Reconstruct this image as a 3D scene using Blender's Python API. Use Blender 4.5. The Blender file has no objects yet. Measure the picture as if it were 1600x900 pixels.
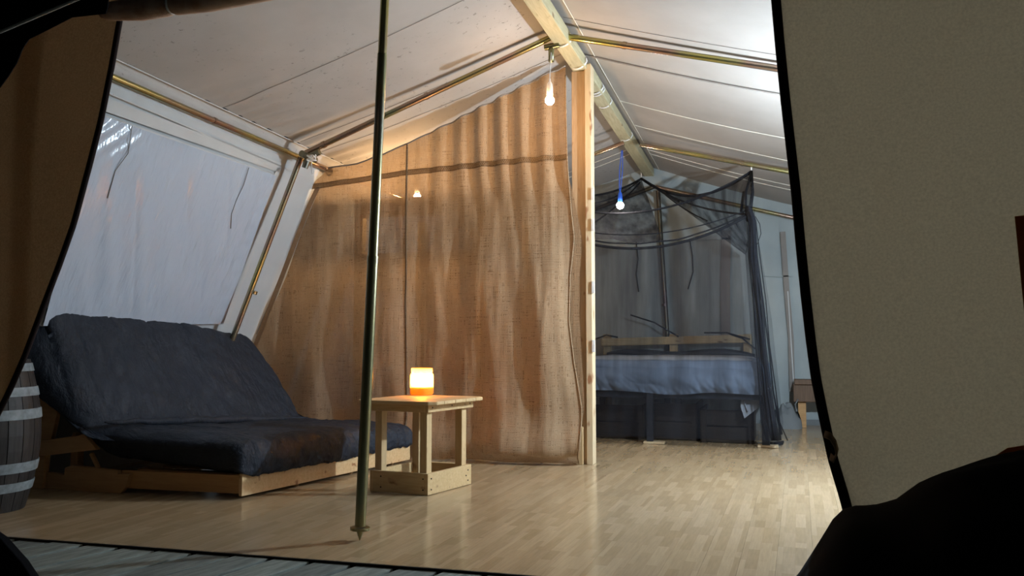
import bpy, bmesh, math, random
from mathutils import Vector, Matrix, noise
random.seed(7)
S = bpy.context.scene
COL = S.collection
V = Vector
# ---------------------------------------------------------------- camera
FPX = 1300.0; CH = 0.85
PITCH = math.radians(3.697); YAW = math.radians(17.670)
cam = bpy.data.cameras.new('camera'); co = bpy.data.objects.new('camera', cam); COL.objects.link(co)
cam.sensor_width = 36.0; cam.lens = FPX*36/1600; cam.clip_start = 0.05; cam.clip_end = 100
co.location = (0, 0, CH); co.rotation_euler = (math.radians(90)+PITCH, 0, YAW)
S.camera = co
# ---------------------------------------------------------------- world (night) and exposure
W = bpy.data.worlds.new('night'); S.world = W; W.use_nodes = True
W.node_tree.nodes['Background'].inputs[0].default_value = (0.72, 0.80, 0.70, 1)
W.node_tree.nodes['Background'].inputs[1].default_value = 0.008
S.view_settings.view_transform = 'Standard'; S.view_settings.look = 'None'
S.view_settings.gamma = 1; S.view_settings.use_curve_mapping = False
S.view_settings.exposure = 0.30
# lamp radiances (emission strength of the glowing parts)
L_WARM = 330; L_COOL = 6700; L_BED = 200; L_BEHIND = 850; L_CANDLE = 2500
C_WARM = (1, .62, .30); C_COOL = (.72, .87, 1.0); C_BED = (1.0, .86, .72)

# ---------------------------------------------------------------- measuring helpers (world geometry from sight lines)
_F = V((-math.sin(YAW)*math.cos(PITCH), math.cos(YAW)*math.cos(PITCH), math.sin(PITCH)))
_R = V((math.cos(YAW), math.sin(YAW), 0)); _U = _R.cross(_F); _O = V((0, 0, CH))
def ray(x, y): return _F*FPX + _R*(x-800) + _U*(450-y)
def fl(x, y, z=0.0): d = ray(x, y); return _O + d*((z-CH)/d.z)
def aY(x, y, Y): d = ray(x, y); return _O + d*(Y/d.y)
def aX(x, y, X): d = ray(x, y); return _O + d*(X/d.x)
def aP(x, y, p, n): d = ray(x, y); n = V(n); return _O + d*((V(p)-_O).dot(n)/d.dot(n))
def lerp(a, b, t): return a+(b-a)*t
def sm(a, b, x):
    t = max(0, min(1, (x-a)/(b-a))); return t*t*(3-2*t)
def interp(pts, x):
    if x <= pts[0][0]: return pts[0][1]
    for (a, b), (c, d) in zip(pts, pts[1:]):
        if x <= c: return b+(d-b)*(x-a)/(c-a)
    return pts[-1][1]
def nz(x, y, z=0.0): return noise.noise(V((x, y, z)))

# ---------------------------------------------------------------- materials
def mat(name): 
    m = bpy.data.materials.new(name); m.use_nodes = True
    return m, m.node_tree.nodes, m.node_tree.links
def bs(m): return m.node_tree.nodes['Principled BSDF']
def tex_noise(n, l, scale, detail=4, stretch=(1, 1, 1), coord='Object', rough=.55):
    tc = n.new('ShaderNodeTexCoord'); mp = n.new('ShaderNodeMapping'); mp.inputs['Scale'].default_value = stretch
    t = n.new('ShaderNodeTexNoise'); t.inputs['Scale'].default_value = scale; t.inputs['Detail'].default_value = detail
    t.inputs['Roughness'].default_value = rough
    l.new(tc.outputs[coord], mp.inputs[0]); l.new(mp.outputs[0], t.inputs['Vector']); return t
def ramp(n, l, src, stops):
    r = n.new('ShaderNodeValToRGB'); e = r.color_ramp.elements
    e[0].position, e[0].color = stops[0][0], (*stops[0][1], 1)
    e[1].position, e[1].color = stops[-1][0], (*stops[-1][1], 1)
    for p, c in stops[1:-1]:
        k = e.new(p); k.color = (*c, 1)
    l.new(src, r.inputs[0]); return r
def mixc(n, l, fac, a, b, mode='MIX'):
    m = n.new('ShaderNodeMix'); m.data_type = 'RGBA'; m.blend_type = mode
    if isinstance(fac, (int, float)): m.inputs[0].default_value = fac
    else: l.new(fac, m.inputs[0])
    for i, c in ((6, a), (7, b)):
        if isinstance(c, tuple): m.inputs[i].default_value = (*c, 1)
        else: l.new(c, m.inputs[i])
    return m.outputs[2]
def bump(n, l, h, bsdf, strength=.3, dist=.005):
    b = n.new('ShaderNodeBump'); b.inputs['Strength'].default_value = strength; b.inputs['Distance'].default_value = dist
    l.new(h, b.inputs['Height']); l.new(b.outputs[0], bsdf.inputs['Normal'] if 'Normal' in bsdf.inputs else bsdf)
def add_translucent(m, color, f):
    n, l = m.node_tree.nodes, m.node_tree.links
    t = n.new('ShaderNodeBsdfTranslucent'); mx = n.new('ShaderNodeMixShader'); mx.inputs[0].default_value = f
    if isinstance(color, tuple): t.inputs[0].default_value = (*color, 1)
    else: l.new(color, t.inputs[0])
    out = n['Material Output']
    l.new(bs(m).outputs[0], mx.inputs[1]); l.new(t.outputs[0], mx.inputs[2]); l.new(mx.outputs[0], out.inputs[0]); return mx
def canvas(name, c1, c2, scale=2.5, rough=.85, tr=.15, specks=False):
    m, n, l = mat(name); b = bs(m)
    t = tex_noise(n, l, scale, 5); c = ramp(n, l, t.outputs[0], [(.3, c1), (.7, c2)]).outputs[0]
    if specks:
        s = tex_noise(n, l, 26, 3, rough=.7); s2 = tex_noise(n, l, 1.1, 3)
        r = ramp(n, l, s.outputs[0], [(.62, (0, 0, 0)), (.70, (1, 1, 1))])
        r2 = ramp(n, l, s2.outputs[0], [(.40, (0, 0, 0)), (.62, (1, 1, 1))])
        k = mixc(n, l, 1.0, r.outputs[0], r2.outputs[0], 'MULTIPLY')
        c = mixc(n, l, k, c, (c1[0]*.42, c1[1]*.4, c1[2]*.38))
    l.new(c, b.inputs['Base Color']); b.inputs['Roughness'].default_value = rough; b.inputs['Specular IOR Level'].default_value = .2
    w = tex_noise(n, l, 260, 2); w2 = tex_noise(n, l, 7, 3)
    a = n.new('ShaderNodeMath'); a.operation = 'ADD'; l.new(w2.outputs[0], a.inputs[0]); l.new(w.outputs[0], a.inputs[1])
    bump(n, l, a.outputs[0], b, .22, .006)
    if tr: add_translucent(m, c, tr)
    return m
def plain(name, c, rough=.6, metal=0, spec=.4, var=.12, scale=12):
    m, n, l = mat(name); b = bs(m)
    t = tex_noise(n, l, scale, 4)
    l.new(ramp(n, l, t.outputs[0], [(.3, tuple(x*(1-var) for x in c)), (.7, tuple(min(1, x*(1+var)) for x in c))]).outputs[0], b.inputs['Base Color'])
    b.inputs['Roughness'].default_value = rough; b.inputs['Metallic'].default_value = metal; b.inputs['Specular IOR Level'].default_value = spec
    return m
def wood(name, c1, c2, knot=None, axis=0, rough=.55, scale=7, spec=.3, rnd=True, bumpk=.15):
    m, n, l = mat(name); b = bs(m)
    st = [9, 9, 9]; st[axis] = .8
    t = tex_noise(n, l, scale, 6, tuple(st)); t.inputs['Distortion'].default_value = .6
    c = ramp(n, l, t.outputs[0], [(.28, c1), (.5, tuple((p+q)/2 for p, q in zip(c1, c2))), (.72, c2)]).outputs[0]
    if knot:
        st2 = [3, 3, 3]; st2[axis] = 1.2
        k = tex_noise(n, l, 5, 2, tuple(st2)); kr = ramp(n, l, k.outputs[0], [(.66, (0, 0, 0)), (.73, (1, 1, 1))])
        c = mixc(n, l, kr.outputs[0], c, knot)
    if rnd:
        oi = n.new('ShaderNodeObjectInfo'); r = ramp(n, l, oi.outputs['Random'], [(0, (.86, .86, .86)), (1, (1.06, 1.04, 1.02))])
        c = mixc(n, l, 1.0, c, r.outputs[0], 'MULTIPLY')
    l.new(c, b.inputs['Base Color']); b.inputs['Roughness'].default_value = rough; b.inputs['Specular IOR Level'].default_value = spec
    bump(n, l, t.outputs[0], b, bumpk, .004)
    return m
def emit(name, c, s):
    m, n, l = mat(name); b = bs(m); b.inputs['Base Color'].default_value = (.8, .8, .8, 1)
    b.inputs['Emission Color'].default_value = (*c, 1); b.inputs['Emission Strength'].default_value = s; return m
M = {}
M['roof'] = canvas('roof_canvas', (.43, .395, .365), (.49, .455, .425), tr=.08, specks=True)
M['roofr'] = canvas('roof_canvas_clean', (.43, .395, .365), (.49, .455, .425), tr=.08)
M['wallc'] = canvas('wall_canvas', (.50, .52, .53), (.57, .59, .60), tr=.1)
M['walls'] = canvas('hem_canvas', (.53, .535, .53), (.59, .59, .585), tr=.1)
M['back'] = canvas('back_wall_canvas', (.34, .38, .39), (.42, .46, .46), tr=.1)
M['flap'] = canvas('flap_canvas', (.47, .42, .335), (.60, .54, .43), scale=190, tr=.6)
M['flapl'] = canvas('flap_canvas_brown', (.33, .25, .165), (.47, .36, .24), scale=150, tr=.6)
M['patch'] = canvas('brown_patch', (.40, .16, .04), (.46, .20, .05), scale=14, tr=.6)
M['bind'] = plain('dark_binding', (.018, .011, .010), .9, spec=.1)
M['seam'] = plain('seam_thread', (.20, .18, .16), .9, spec=.1)
M['seaml'] = plain('pale_cord', (.72, .68, .58), .8, spec=.1)
M['black'] = plain('black_cloth', (.006, .006, .007), .95, spec=.05)
M['rollc'] = canvas('rolled_canvas_brown', (.42, .24, .15), (.75, .54, .40), scale=9, tr=0)
M['strap'] = canvas('tan_webbing', (.33, .20, .11), (.42, .27, .16), scale=20, tr=0)
M['zip'] = canvas('grey_zip_flap', (.22, .20, .185), (.27, .245, .225), tr=0)
M['blk'] = plain('black_cord', (.01, .01, .012), .8, spec=.1)
M['white'] = plain('white_plastic', (.8, .8, .78), .45)
M['steel'] = plain('bright_steel', (.75, .76, .77), .25, 1)
M['wcord'] = plain('white_rope', (.75, .73, .70), .8, spec=.1)
M['woodp'] = wood('pale_pine', (.54, .36, .17), (.66, .48, .26), knot=(.30, .17, .08), axis=0)
M['woodpz'] = wood('pale_pine_upright', (.52, .35, .17), (.64, .47, .26), knot=(.30, .17, .08), axis=2)
M['beam'] = wood('tanalised_beam', (.42, .37, .22), (.58, .53, .35), knot=(.24, .17, .09), axis=1)
M['postr'] = wood('red_pine_post', (.46, .31, .18), (.60, .43, .27), knot=(.26, .12, .06), axis=2)
M['postp'] = wood('pale_pine_post', (.68, .52, .32), (.80, .64, .42), knot=(.4, .2, .1), axis=2)
M['futw'] = wood('futon_pine', (.46, .25, .10), (.58, .34, .15), axis=0)
M['futy'] = wood('futon_front_board_pine', (.62, .40, .19), (.76, .54, .29), axis=0, knot=(.34, .17, .07))
M['head'] = wood('headboard_pine', (.40, .31, .17), (.52, .42, .25), axis=0, knot=(.15, .10, .05))
M['stave'] = wood('barrel_oak', (.016, .013, .012), (.038, .033, .03), axis=2)
M['hoop'] = plain('painted_hoop', (.19, .215, .225), .6, var=.3, scale=30)
M['box'] = wood('dark_storage', (.020, .015, .012), (.045, .034, .026), axis=0)
M['brownc'] = wood('brown_stool', (.10, .06, .035), (.17, .10, .06), axis=2)
M['bedm'] = plain('anthracite_metal', (.030, .036, .048), .45, .2)
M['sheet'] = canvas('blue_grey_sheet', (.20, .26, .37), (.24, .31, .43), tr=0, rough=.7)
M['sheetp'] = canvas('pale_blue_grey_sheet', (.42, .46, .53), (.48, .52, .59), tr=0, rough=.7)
M['quilt'] = canvas('navy_black_cotton', (.016, .021, .031), (.025, .031, .044), tr=0, rough=.5)
_n, _l = M['quilt'].node_tree.nodes, M['quilt'].node_tree.links
_t = tex_noise(_n, _l, 9, 7, (1.0, 1.6, .8), rough=.68); _t.inputs['Distortion'].default_value = .5
bump(_n, _l, _t.outputs[0], bs(M['quilt']), .75, .03)
M['blue'] = plain('blue_plastic', (.02, .10, .55), .4)
M['bagm'] = canvas('grey_bag', (.13, .14, .145), (.19, .20, .205), tr=0)
# zinc passivated tube: brass, rose and green tints
def tube_mat(name, cols, rough=.25):
    m, n, l = mat(name); b = bs(m)
    t = tex_noise(n, l, 2.2, 2); 
    c = ramp(n, l, t.outputs[0], [(.30+.4*i/(len(cols)-1), c) for i, c in enumerate(cols)])
    l.new(c.outputs[0], b.inputs['Base Color']); b.inputs['Metallic'].default_value = .9; b.inputs['Roughness'].default_value = rough
    return m
M['tube'] = tube_mat('brass_tinted_tube', [(.50, .44, .14), (.46, .42, .20), (.45, .30, .24), (.30, .34, .22)])
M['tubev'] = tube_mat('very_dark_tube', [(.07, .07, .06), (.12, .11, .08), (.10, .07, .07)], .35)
M['tubed'] = tube_mat('dark_brass_tube', [(.20, .22, .14), (.30, .27, .14), (.22, .22, .20)], .3)
# burlap: woven threads, slightly open
def burlap(name, k=1.0, trans=.07):
    m, n, l = mat(name); b = bs(m)
    tv = tex_noise(n, l, 170, 3, (1, .1, .05)); th = tex_noise(n, l, 170, 3, (.05, .1, 1)); tb = tex_noise(n, l, 2.2, 4)
    a = n.new('ShaderNodeMath'); a.operation = 'ADD'; l.new(tv.outputs[0], a.inputs[0]); l.new(th.outputs[0], a.inputs[1])
    c = ramp(n, l, a.outputs[0], [(.80, (.32*k, .205*k, .115*k)), (1.0, (.46*k, .315*k, .19*k)), (1.2, (.58*k, .43*k, .28*k))])
    c2 = mixc(n, l, 1.0, c.outputs[0], ramp(n, l, tb.outputs[0], [(.3, (.86, .86, .86)), (.7, (1.08, 1.08, 1.08))]).outputs[0], 'MULTIPLY')
    l.new(c2, b.inputs['Base Color']); b.inputs['Roughness'].default_value = .9; b.inputs['Specular IOR Level'].default_value = .1
    bump(n, l, a.outputs[0], b, .5, .006)
    mx = add_translucent(m, c2, .38)
    tp = n.new('ShaderNodeBsdfTransparent'); m2 = n.new('ShaderNodeMixShader')
    hr = ramp(n, l, a.outputs[0], [(.80, (trans*1.6,)*3), (.98, (trans,)*3)])
    l.new(hr.outputs[0], m2.inputs[0]); l.new(mx.outputs[0], m2.inputs[1]); l.new(tp.outputs[0], m2.inputs[2])
    l.new(m2.outputs[0], n['Material Output'].inputs[0]); return m
M['burlap'] = burlap('burlap'); M['burlapd'] = burlap('burlap_seam', .62, .02); M['burlaph'] = burlap('burlap_hem', .95, .0)
def net(name, op, c=(.012, .013, .018)):
    m, n, l = mat(name); b = bs(m); b.inputs['Base Color'].default_value = (*c, 1); b.inputs['Roughness'].default_value = .8
    b.inputs['Specular IOR Level'].default_value = .2
    t = tex_noise(n, l, 3, 4, (3.5, 2, .35)); r = ramp(n, l, t.outputs[0], [(.35, (op*.72,)*3), (.68, (min(1, op*1.28),)*3)])
    tp = n.new('ShaderNodeBsdfTransparent'); mx = n.new('ShaderNodeMixShader')
    l.new(r.outputs[0], mx.inputs[0]); l.new(tp.outputs[0], mx.inputs[1]); l.new(b.outputs[0], mx.inputs[2]); l.new(mx.outputs[0], n['Material Output'].inputs[0])
    return m
M['net'] = net('black_net', .54); M['netc'] = net('canopy_net', .72); M['netb'] = net('gathered_net', .8); M['netl'] = net('loose_net', .4, (.03, .04, .045))
# clear window film
m, n, l = mat('pvc_film'); b = bs(m); b.inputs['Base Color'].default_value = (.44, .50, .59, 1); b.inputs['Roughness'].default_value = .22
t = tex_noise(n, l, 3, 4, (1, 2.2, .35)); bump(n, l, t.outputs[0], b, .8, .04)
b.inputs['Specular IOR Level'].default_value = .8; M['film'] = m
# laminate: each board three strips of beech blocks
m, n, l = mat('laminate'); b = bs(m)
tc = n.new('ShaderNodeTexCoord'); oi = n.new('ShaderNodeObjectInfo')
sh = n.new('ShaderNodeVectorMath'); sh.operation = 'MULTIPLY_ADD'; sh.inputs[1].default_value = (1, 1, 1)
cx = n.new('ShaderNodeCombineXYZ'); mm = n.new('ShaderNodeMath'); mm.operation = 'MULTIPLY'; mm.inputs[1].default_value = 31.0
l.new(oi.outputs['Random'], mm.inputs[0]); l.new(mm.outputs[0], cx.inputs[0]); l.new(tc.outputs['Object'], sh.inputs[0]); l.new(cx.outputs[0], sh.inputs[2])
br = n.new('ShaderNodeTexBrick'); br.offset = .42; br.inputs['Scale'].default_value = 1.0
br.inputs['Brick Width'].default_value = .31; br.inputs['Row Height'].default_value = .045; br.inputs['Mortar Size'].default_value = .0006
br.inputs['Color1'].default_value = (.35, .245, .135, 1); br.inputs['Color2'].default_value = (.44, .32, .19, 1); br.inputs['Mortar'].default_value = (.37, .26, .15, 1)
br.inputs['Bias'].default_value = -.1
l.new(sh.outputs[0], br.inputs['Vector'])
g = tex_noise(n, l, 6, 5, (1.2, 14, 1)); gr = ramp(n, l, g.outputs[0], [(.3, (.9, .9, .9)), (.7, (1.06, 1.06, 1.06))])
r = ramp(n, l, oi.outputs['Random'], [(0, (.92, .92, .92)), (1, (1.06, 1.06, 1.06))])
c = mixc(n, l, 1.0, br.outputs['Color'], gr.outputs[0], 'MULTIPLY'); c = mixc(n, l, 1.0, c, r.outputs[0], 'MULTIPLY')
l.new(c, b.inputs['Base Color']); b.inputs['Specular IOR Level'].default_value = .55
rr = tex_noise(n, l, 5, 3); rq = n.new('ShaderNodeMapRange'); rq.inputs[3].default_value = .13; rq.inputs[4].default_value = .24
l.new(rr.outputs[0], rq.inputs[0]); l.new(rq.outputs[0], b.inputs['Roughness'])
M['lam'] = m
# weathered deck
m, n, l = mat('weathered_deck'); b = bs(m)
t = tex_noise(n, l, 5, 7, (1.0, 11, 6), rough=.75); t2 = tex_noise(n, l, 6, 3)
oi = n.new('ShaderNodeObjectInfo'); r = ramp(n, l, oi.outputs['Random'], [(0, (.75, .75, .75)), (1, (1.15, 1.15, 1.12))])
c = ramp(n, l, t.outputs[0], [(.30, (.09, .10, .09)), (.5, (.17, .185, .165)), (.70, (.28, .30, .27))]).outputs[0]
c = mixc(n, l, 1.0, c, r.outputs[0], 'MULTIPLY'); l.new(c, b.inputs['Base Color']); b.inputs['Roughness'].default_value = .9
bump(n, l, t.outputs[0], b, .6, .006); M['deck'] = m
M['ground'] = plain('dark_ground', (.012, .012, .010), .95)
M['sub'] = plain('subfloor', (.40, .31, .21), .7)
M['gap'] = plain('dark_edge', (.012, .008, .006), .9)
M['g_warm'] = emit('bulb_warm', C_WARM, L_WARM); M['g_cool'] = emit('bulb_cool', C_COOL, L_COOL)
M['g_bed'] = emit('bulb_bed', C_BED, L_BED); M['g_behind'] = emit('bulb_behind', (1, .66, .34), L_BEHIND)
M['flame'] = emit('flame', (1, .60, .24), L_CANDLE)
m, n, l = mat('bulb_shell'); b = bs(m); b.inputs['Base Color'].default_value = (.85, .82, .78, 1); add_translucent(m, (.9, .85, .8), .5); M['shell'] = m
# amber jar: thin honey-coloured glass that scatters the flame
m, n, l = mat('amber_jar'); b = bs(m); b.inputs['Base Color'].default_value = (.9, .55, .18, 1); b.inputs['Roughness'].default_value = .15
mx = add_translucent(m, (1, .80, .42), .75); tp = n.new('ShaderNodeBsdfTransparent'); tp.inputs[0].default_value = (1, .72, .3, 1)
m2 = n.new('ShaderNodeMixShader'); m2.inputs[0].default_value = .35
l.new(mx.outputs[0], m2.inputs[1]); l.new(tp.outputs[0], m2.inputs[2]); l.new(m2.outputs[0], n['Material Output'].inputs[0]); M['jar'] = m
m, n, l = mat('honey_wax'); b = bs(m); b.inputs['Base Color'].default_value = (.8, .55, .10, 1); b.inputs['Roughness'].default_value = .4
add_translucent(m, (.95, .70, .14), .4); M['wax'] = m

# ---------------------------------------------------------------- mesh helpers
class MB:
    def __init__(s): s.v = []; s.f = []; s.m = []; s.cur = 0
    def add(s, vs, fs):
        o = len(s.v); s.v += [tuple(v) for v in vs]; s.f += [tuple(i+o for i in f) for f in fs]; s.m += [s.cur]*len(fs); return s
    def hexa(s, p):   # 8 corners: bottom 4 ccw, top 4 ccw
        return s.add(p, [(3, 2, 1, 0), (4, 5, 6, 7), (0, 1, 5, 4), (1, 2, 6, 5), (2, 3, 7, 6), (3, 0, 4, 7)])
    def box(s, c, d, rz=0, ax=None):
        c = V(c); h = V(d)/2; R = Matrix.Rotation(rz, 3, 'Z') if ax is None else ax
        ps = [c+R@V((sx*h.x, sy*h.y, sz*h.z)) for sz in (-1, 1) for sx, sy in ((-1, -1), (1, -1), (1, 1), (-1, 1))]
        return s.hexa(ps)
    def beam(s, a, b, w, h, up=(0, 0, 1)):   # bar from a to b, w sideways, h along up
        a = V(a); b = V(b); d = (b-a).normalized(); sd = d.cross(V(up)).normalized(); u = sd.cross(d).normalized()
        ps = []
        for q in (-1, 1):
            for e, t in ((a, -1), (a, 1), (b, 1), (b, -1)): ps.append(e+sd*(w/2*t)+u*(h/2*q))
        return s.hexa(ps)
    def prism(s, poly, d):   # polygon of 3d points extruded by vector d
        n = len(poly); P = [V(p) for p in poly]; d = V(d)
        return s.add(P+[p+d for p in P], [tuple(range(n))[::-1], tuple(range(n, 2*n))]+[(i, (i+1) % n, n+(i+1) % n, n+i) for i in range(n)])
    def tube(s, pts, r, seg=12, cap=True):
        pts = [V(p) for p in pts]; n = len(pts); rs = r if isinstance(r, (list, tuple)) else [r]*n
        vs = []; fs = []; t0 = (pts[1]-pts[0]).normalized(); u = t0.orthogonal().normalized()
        for i, p in enumerate(pts):
            t = ((pts[min(i+1, n-1)]-pts[max(i-1, 0)])).normalized(); u = (u-t*u.dot(t)).normalized(); w = t.cross(u)
            for k in range(seg):
                a = 2*math.pi*k/seg; vs.append(p+(u*math.cos(a)+w*math.sin(a))*rs[i])
        for i in range(n-1):
            for k in range(seg):
                fs.append((i*seg+k, i*seg+(k+1) % seg, (i+1)*seg+(k+1) % seg, (i+1)*seg+k))
        if cap: fs.append(tuple(range(seg))[::-1]); fs.append(tuple((n-1)*seg+k for k in range(seg)))
        return s.add(vs, fs)
    def lathe(s, c, prof, seg=32, caps=True):
        c = V(c); vs = []; fs = []; n = len(prof)
        for r, z in prof:
            for k in range(seg):
                a = 2*math.pi*k/seg; vs.append(c+V((r*math.cos(a), r*math.sin(a), z)))
        for i in range(n-1):
            for k in range(seg): fs.append((i*seg+k, i*seg+(k+1) % seg, (i+1)*seg+(k+1) % seg, (i+1)*seg+k))
        if caps: fs.append(tuple(range(seg))[::-1]); fs.append(tuple((n-1)*seg+k for k in range(seg)))
        return s.add(vs, fs)
    def grid(s, fn, nu, nv):
        vs = [fn(i/nu, j/nv) for j in range(nv+1) for i in range(nu+1)]; w = nu+1
        return s.add(vs, [(j*w+i, j*w+i+1, (j+1)*w+i+1, (j+1)*w+i) for j in range(nv) for i in range(nu)])
    def obj(s, name, m, parent=None, smooth=False, bevel=0, solid=0):
        me = bpy.data.meshes.new(name); me.from_pydata(s.v, [], s.f)
        for k in (m if isinstance(m, (list, tuple)) else [m]): me.materials.append(M[k] if isinstance(k, str) else k)
        for p, i in zip(me.polygons, s.m): p.material_index = i
        bm = bmesh.new(); bm.from_mesh(me); bmesh.ops.recalc_face_normals(bm, faces=bm.faces)
        for f in bm.faces: f.smooth = bool(smooth)
        if smooth == 'auto':
            for f in bm.faces: f.smooth = True
            for e in bm.edges:
                if len(e.link_faces) == 2 and e.calc_face_angle(0) > .6: e.smooth = False
        bm.to_mesh(me); bm.free()
        o = bpy.data.objects.new(name, me); COL.objects.link(o)
        if parent is not None:
            o.parent = parent; 
            pw = V(parent.location) if parent.parent is None else V((0, 0, 0))
            o.matrix_parent_inverse = Matrix.Translation(-pw)
        if bevel:
            b = o.modifiers.new('bevel', 'BEVEL'); b.width = bevel; b.segments = 2; b.limit_method = 'ANGLE'
        if solid:
            q = o.modifiers.new('thickness', 'SOLIDIFY'); q.thickness = solid; q.offset = 0
        return o
def tag(o, label=None, cat=None, group=None, kind=None):
    for k, v in (('label', label), ('category', cat), ('group', group), ('kind', kind)):
        if v: o[k] = v
    return o
def thing(name, loc, label, cat, group=None):
    o = bpy.data.objects.new(name, None); COL.objects.link(o); o.location = loc; o.empty_display_size = .1
    return tag(o, label, cat, group)
def struct(name, loc=(0, 0, 0)):
    o = bpy.data.objects.new(name, None); COL.objects.link(o); o.location = loc; o['kind'] = 'structure'; return o

# ================================================================ SETTING
RX = -1.315
def zr(Y): return 2.945-(Y-5.2)*.042            # roof ridge
EX = -3.36
def zj(Y): return 2.37-(Y-3.45)*.028            # roof/wall junction, left
def zp(Y): return 2.28-(Y-3.45)*.028            # eave pipe, left
ERX = 0.72
def zer(Y): return 2.36-(Y-5.2)*.06             # right eave
Y0, Y1 = 2.95, 9.12
def roofL(Y, t, off=0):                          # t 0 at ridge, 1 at eave
    sag = -.03*math.sin(math.pi*t)*(.4+.6*abs(math.sin((Y-5.2)*math.pi/2.3)))
    wr = .010*sm(.76, .98, t)*sm(3.9, 4.5, Y)*math.sin(Y*38+t*14+4*nz(Y*2, t*3))
    return V((lerp(RX, EX, t), Y, lerp(zr(Y), zj(Y), t)+sag+wr+off))
def roofR(Y, t, off=0):
    sag = -.035*math.sin(math.pi*t)*(.4+.6*abs(math.sin((Y-5.2)*math.pi/2.3)))
    return V((lerp(RX, ERX, t), Y, lerp(zr(Y), zer(Y), t)+sag+off))
ceil = struct('ceiling', (RX, Y0, 2.9))
MB().grid(lambda u, v: roofL(lerp(Y0, Y1, u), v), 260, 40).obj('roof_panel', 'roof', ceil, True)
MB().grid(lambda u, v: roofR(lerp(Y0, Y1, u), v), 120, 24).obj('roof_panel', 'roofr', ceil, True)
def seam_on(f, Ya, ta, Yb, tb, m, r=.002, off=-.004, name='seam'):
    n = 24; return MB().tube([f(lerp(Ya, Yb, i/n), lerp(ta, tb, i/n), off) for i in range(n+1)], r, 5).obj(name, m, ceil)
for Y in (4.42, 5.32, 5.62): seam_on(roofL, Y, .02, Y, .99, 'seam', .0016)
for Y in (5.08, 5.36): seam_on(roofR, Y, .02, Y, .99, 'seam', .0016)
seam_on(roofR, 5.72, .01, 5.72, 1, 'zip', .007, -.01)
seam_on(roofR, 6.72, .05, 6.72, 1, 'seaml', .003)
for Y in (7.42, 8.25, 8.42): seam_on(roofR, Y, .05, Y, 1, 'seaml', .003)
for Y in (8.25, 8.42): seam_on(roofL, Y, .05, Y, 1, 'seaml', .003)
MB().tube([V((EX+.02, lerp(Y0, Y1, k/30), zj(lerp(Y0, Y1, k/30))-.012)) for k in range(31)], .004, 6).obj('seam', 'walls', ceil)
seam_on(roofR, Y0, .055, Y1, .055, 'seaml', .003)
# valance between roof junction and eave pipe
MB().grid(lambda u, v: V((EX-.02*math.sin(v*3.1), lerp(Y0, Y1, u), lerp(zj(lerp(Y0, Y1, u)), zp(lerp(Y0, Y1, u))+.005, v))), 60, 6).obj('valance', 'roof', ceil, True)

def wallL(Y, z, off=0):
    t = (zp(Y)-z)
    bow = .003*nz(Y*1.6, z*1.2, 3)
    return V((EX-.44*t+off+bow, Y, z))
wl = struct('wall_left', (-3.6, Y0, 0))
MB().grid(lambda u, v: wallL(lerp(Y0, Y1, u), lerp(zp(lerp(Y0, Y1, u)), -.02, v)), 80, 40).obj('wall_panel', 'wallc', wl, True)
# wall hems and seams (pixel sight lines intersected with the leaning wall plane)
wn = V((1, 0, -.44)).normalized()
def onW(x, y, off=.012):
    p = aP(x, y, (EX, 5, 2.22), (1, 0, -.44)); return p+wn*off
def wstrip(pts, w, m, name, off=.005):
    o = MB()
    P = [onW(*p, off) for p in pts]
    for a, b in zip(P, P[1:]): o.beam(a, b, w, .002, wn)
    return o.obj(name, m, wl)
wstrip([(176, 148), (475, 275)], .008, 'walls', 'hem_seam')
wstrip([(150, 158), (438, 262)], .07, 'walls', 'hem')
wstrip([(438, 262), (350, 505)], .09, 'walls', 'hem')
wstrip([(468, 262), (372, 515)], .006, 'walls', 'hem_seam')
wstrip([(498, 288), (400, 522)], .004, 'seam', 'hem_seam')
win = struct('window_1', onW(270, 340, .02))
cw = [onW(148, 176, .012), onW(425, 272, .012), onW(343, 503, .012), onW(60, 505, .012)]
def film(u, v):
    p = lerp(lerp(cw[0], cw[1], u), lerp(cw[3], cw[2], u), v)
    e = min(1, 6*min(u, 1-u, v*1.5, (1-v)*1.5))
    d = .020+.014*e*nz(u*9-v*2.2, v*1.1, 5)+.022*e*abs(nz(u*12-v*3.0, v*.9, 8))
    d += .012*sm(.88, 1, u)*math.sin(v*60+u*8)*e
    d += .010*sm(.3, 0, u)*sm(.3, 0, v)*math.sin((u*1.3+v)*70)
    return p+wn*(d+.006)
MB().grid(film, 170, 90).obj('window_film', 'film', win, True)
for p, q in ((0, 1), (1, 2), (2, 3), (3, 0)):
    MB().beam(cw[p]+wn*.006, cw[q]+wn*.006, .018, .006, wn).obj('window_frame', 'walls', win)
def cordW(pts, name, r=.0022):
    MB().tube([onW(*p, .05) for p in pts], r, 6).obj(name, 'seam', win)
cordW([(380, 258), (372, 285), (360, 310), (353, 330), (352, 353)], 'tie_cord')
cordW([(196, 192), (190, 235), (170, 262), (158, 305)], 'tie_cord')

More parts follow.
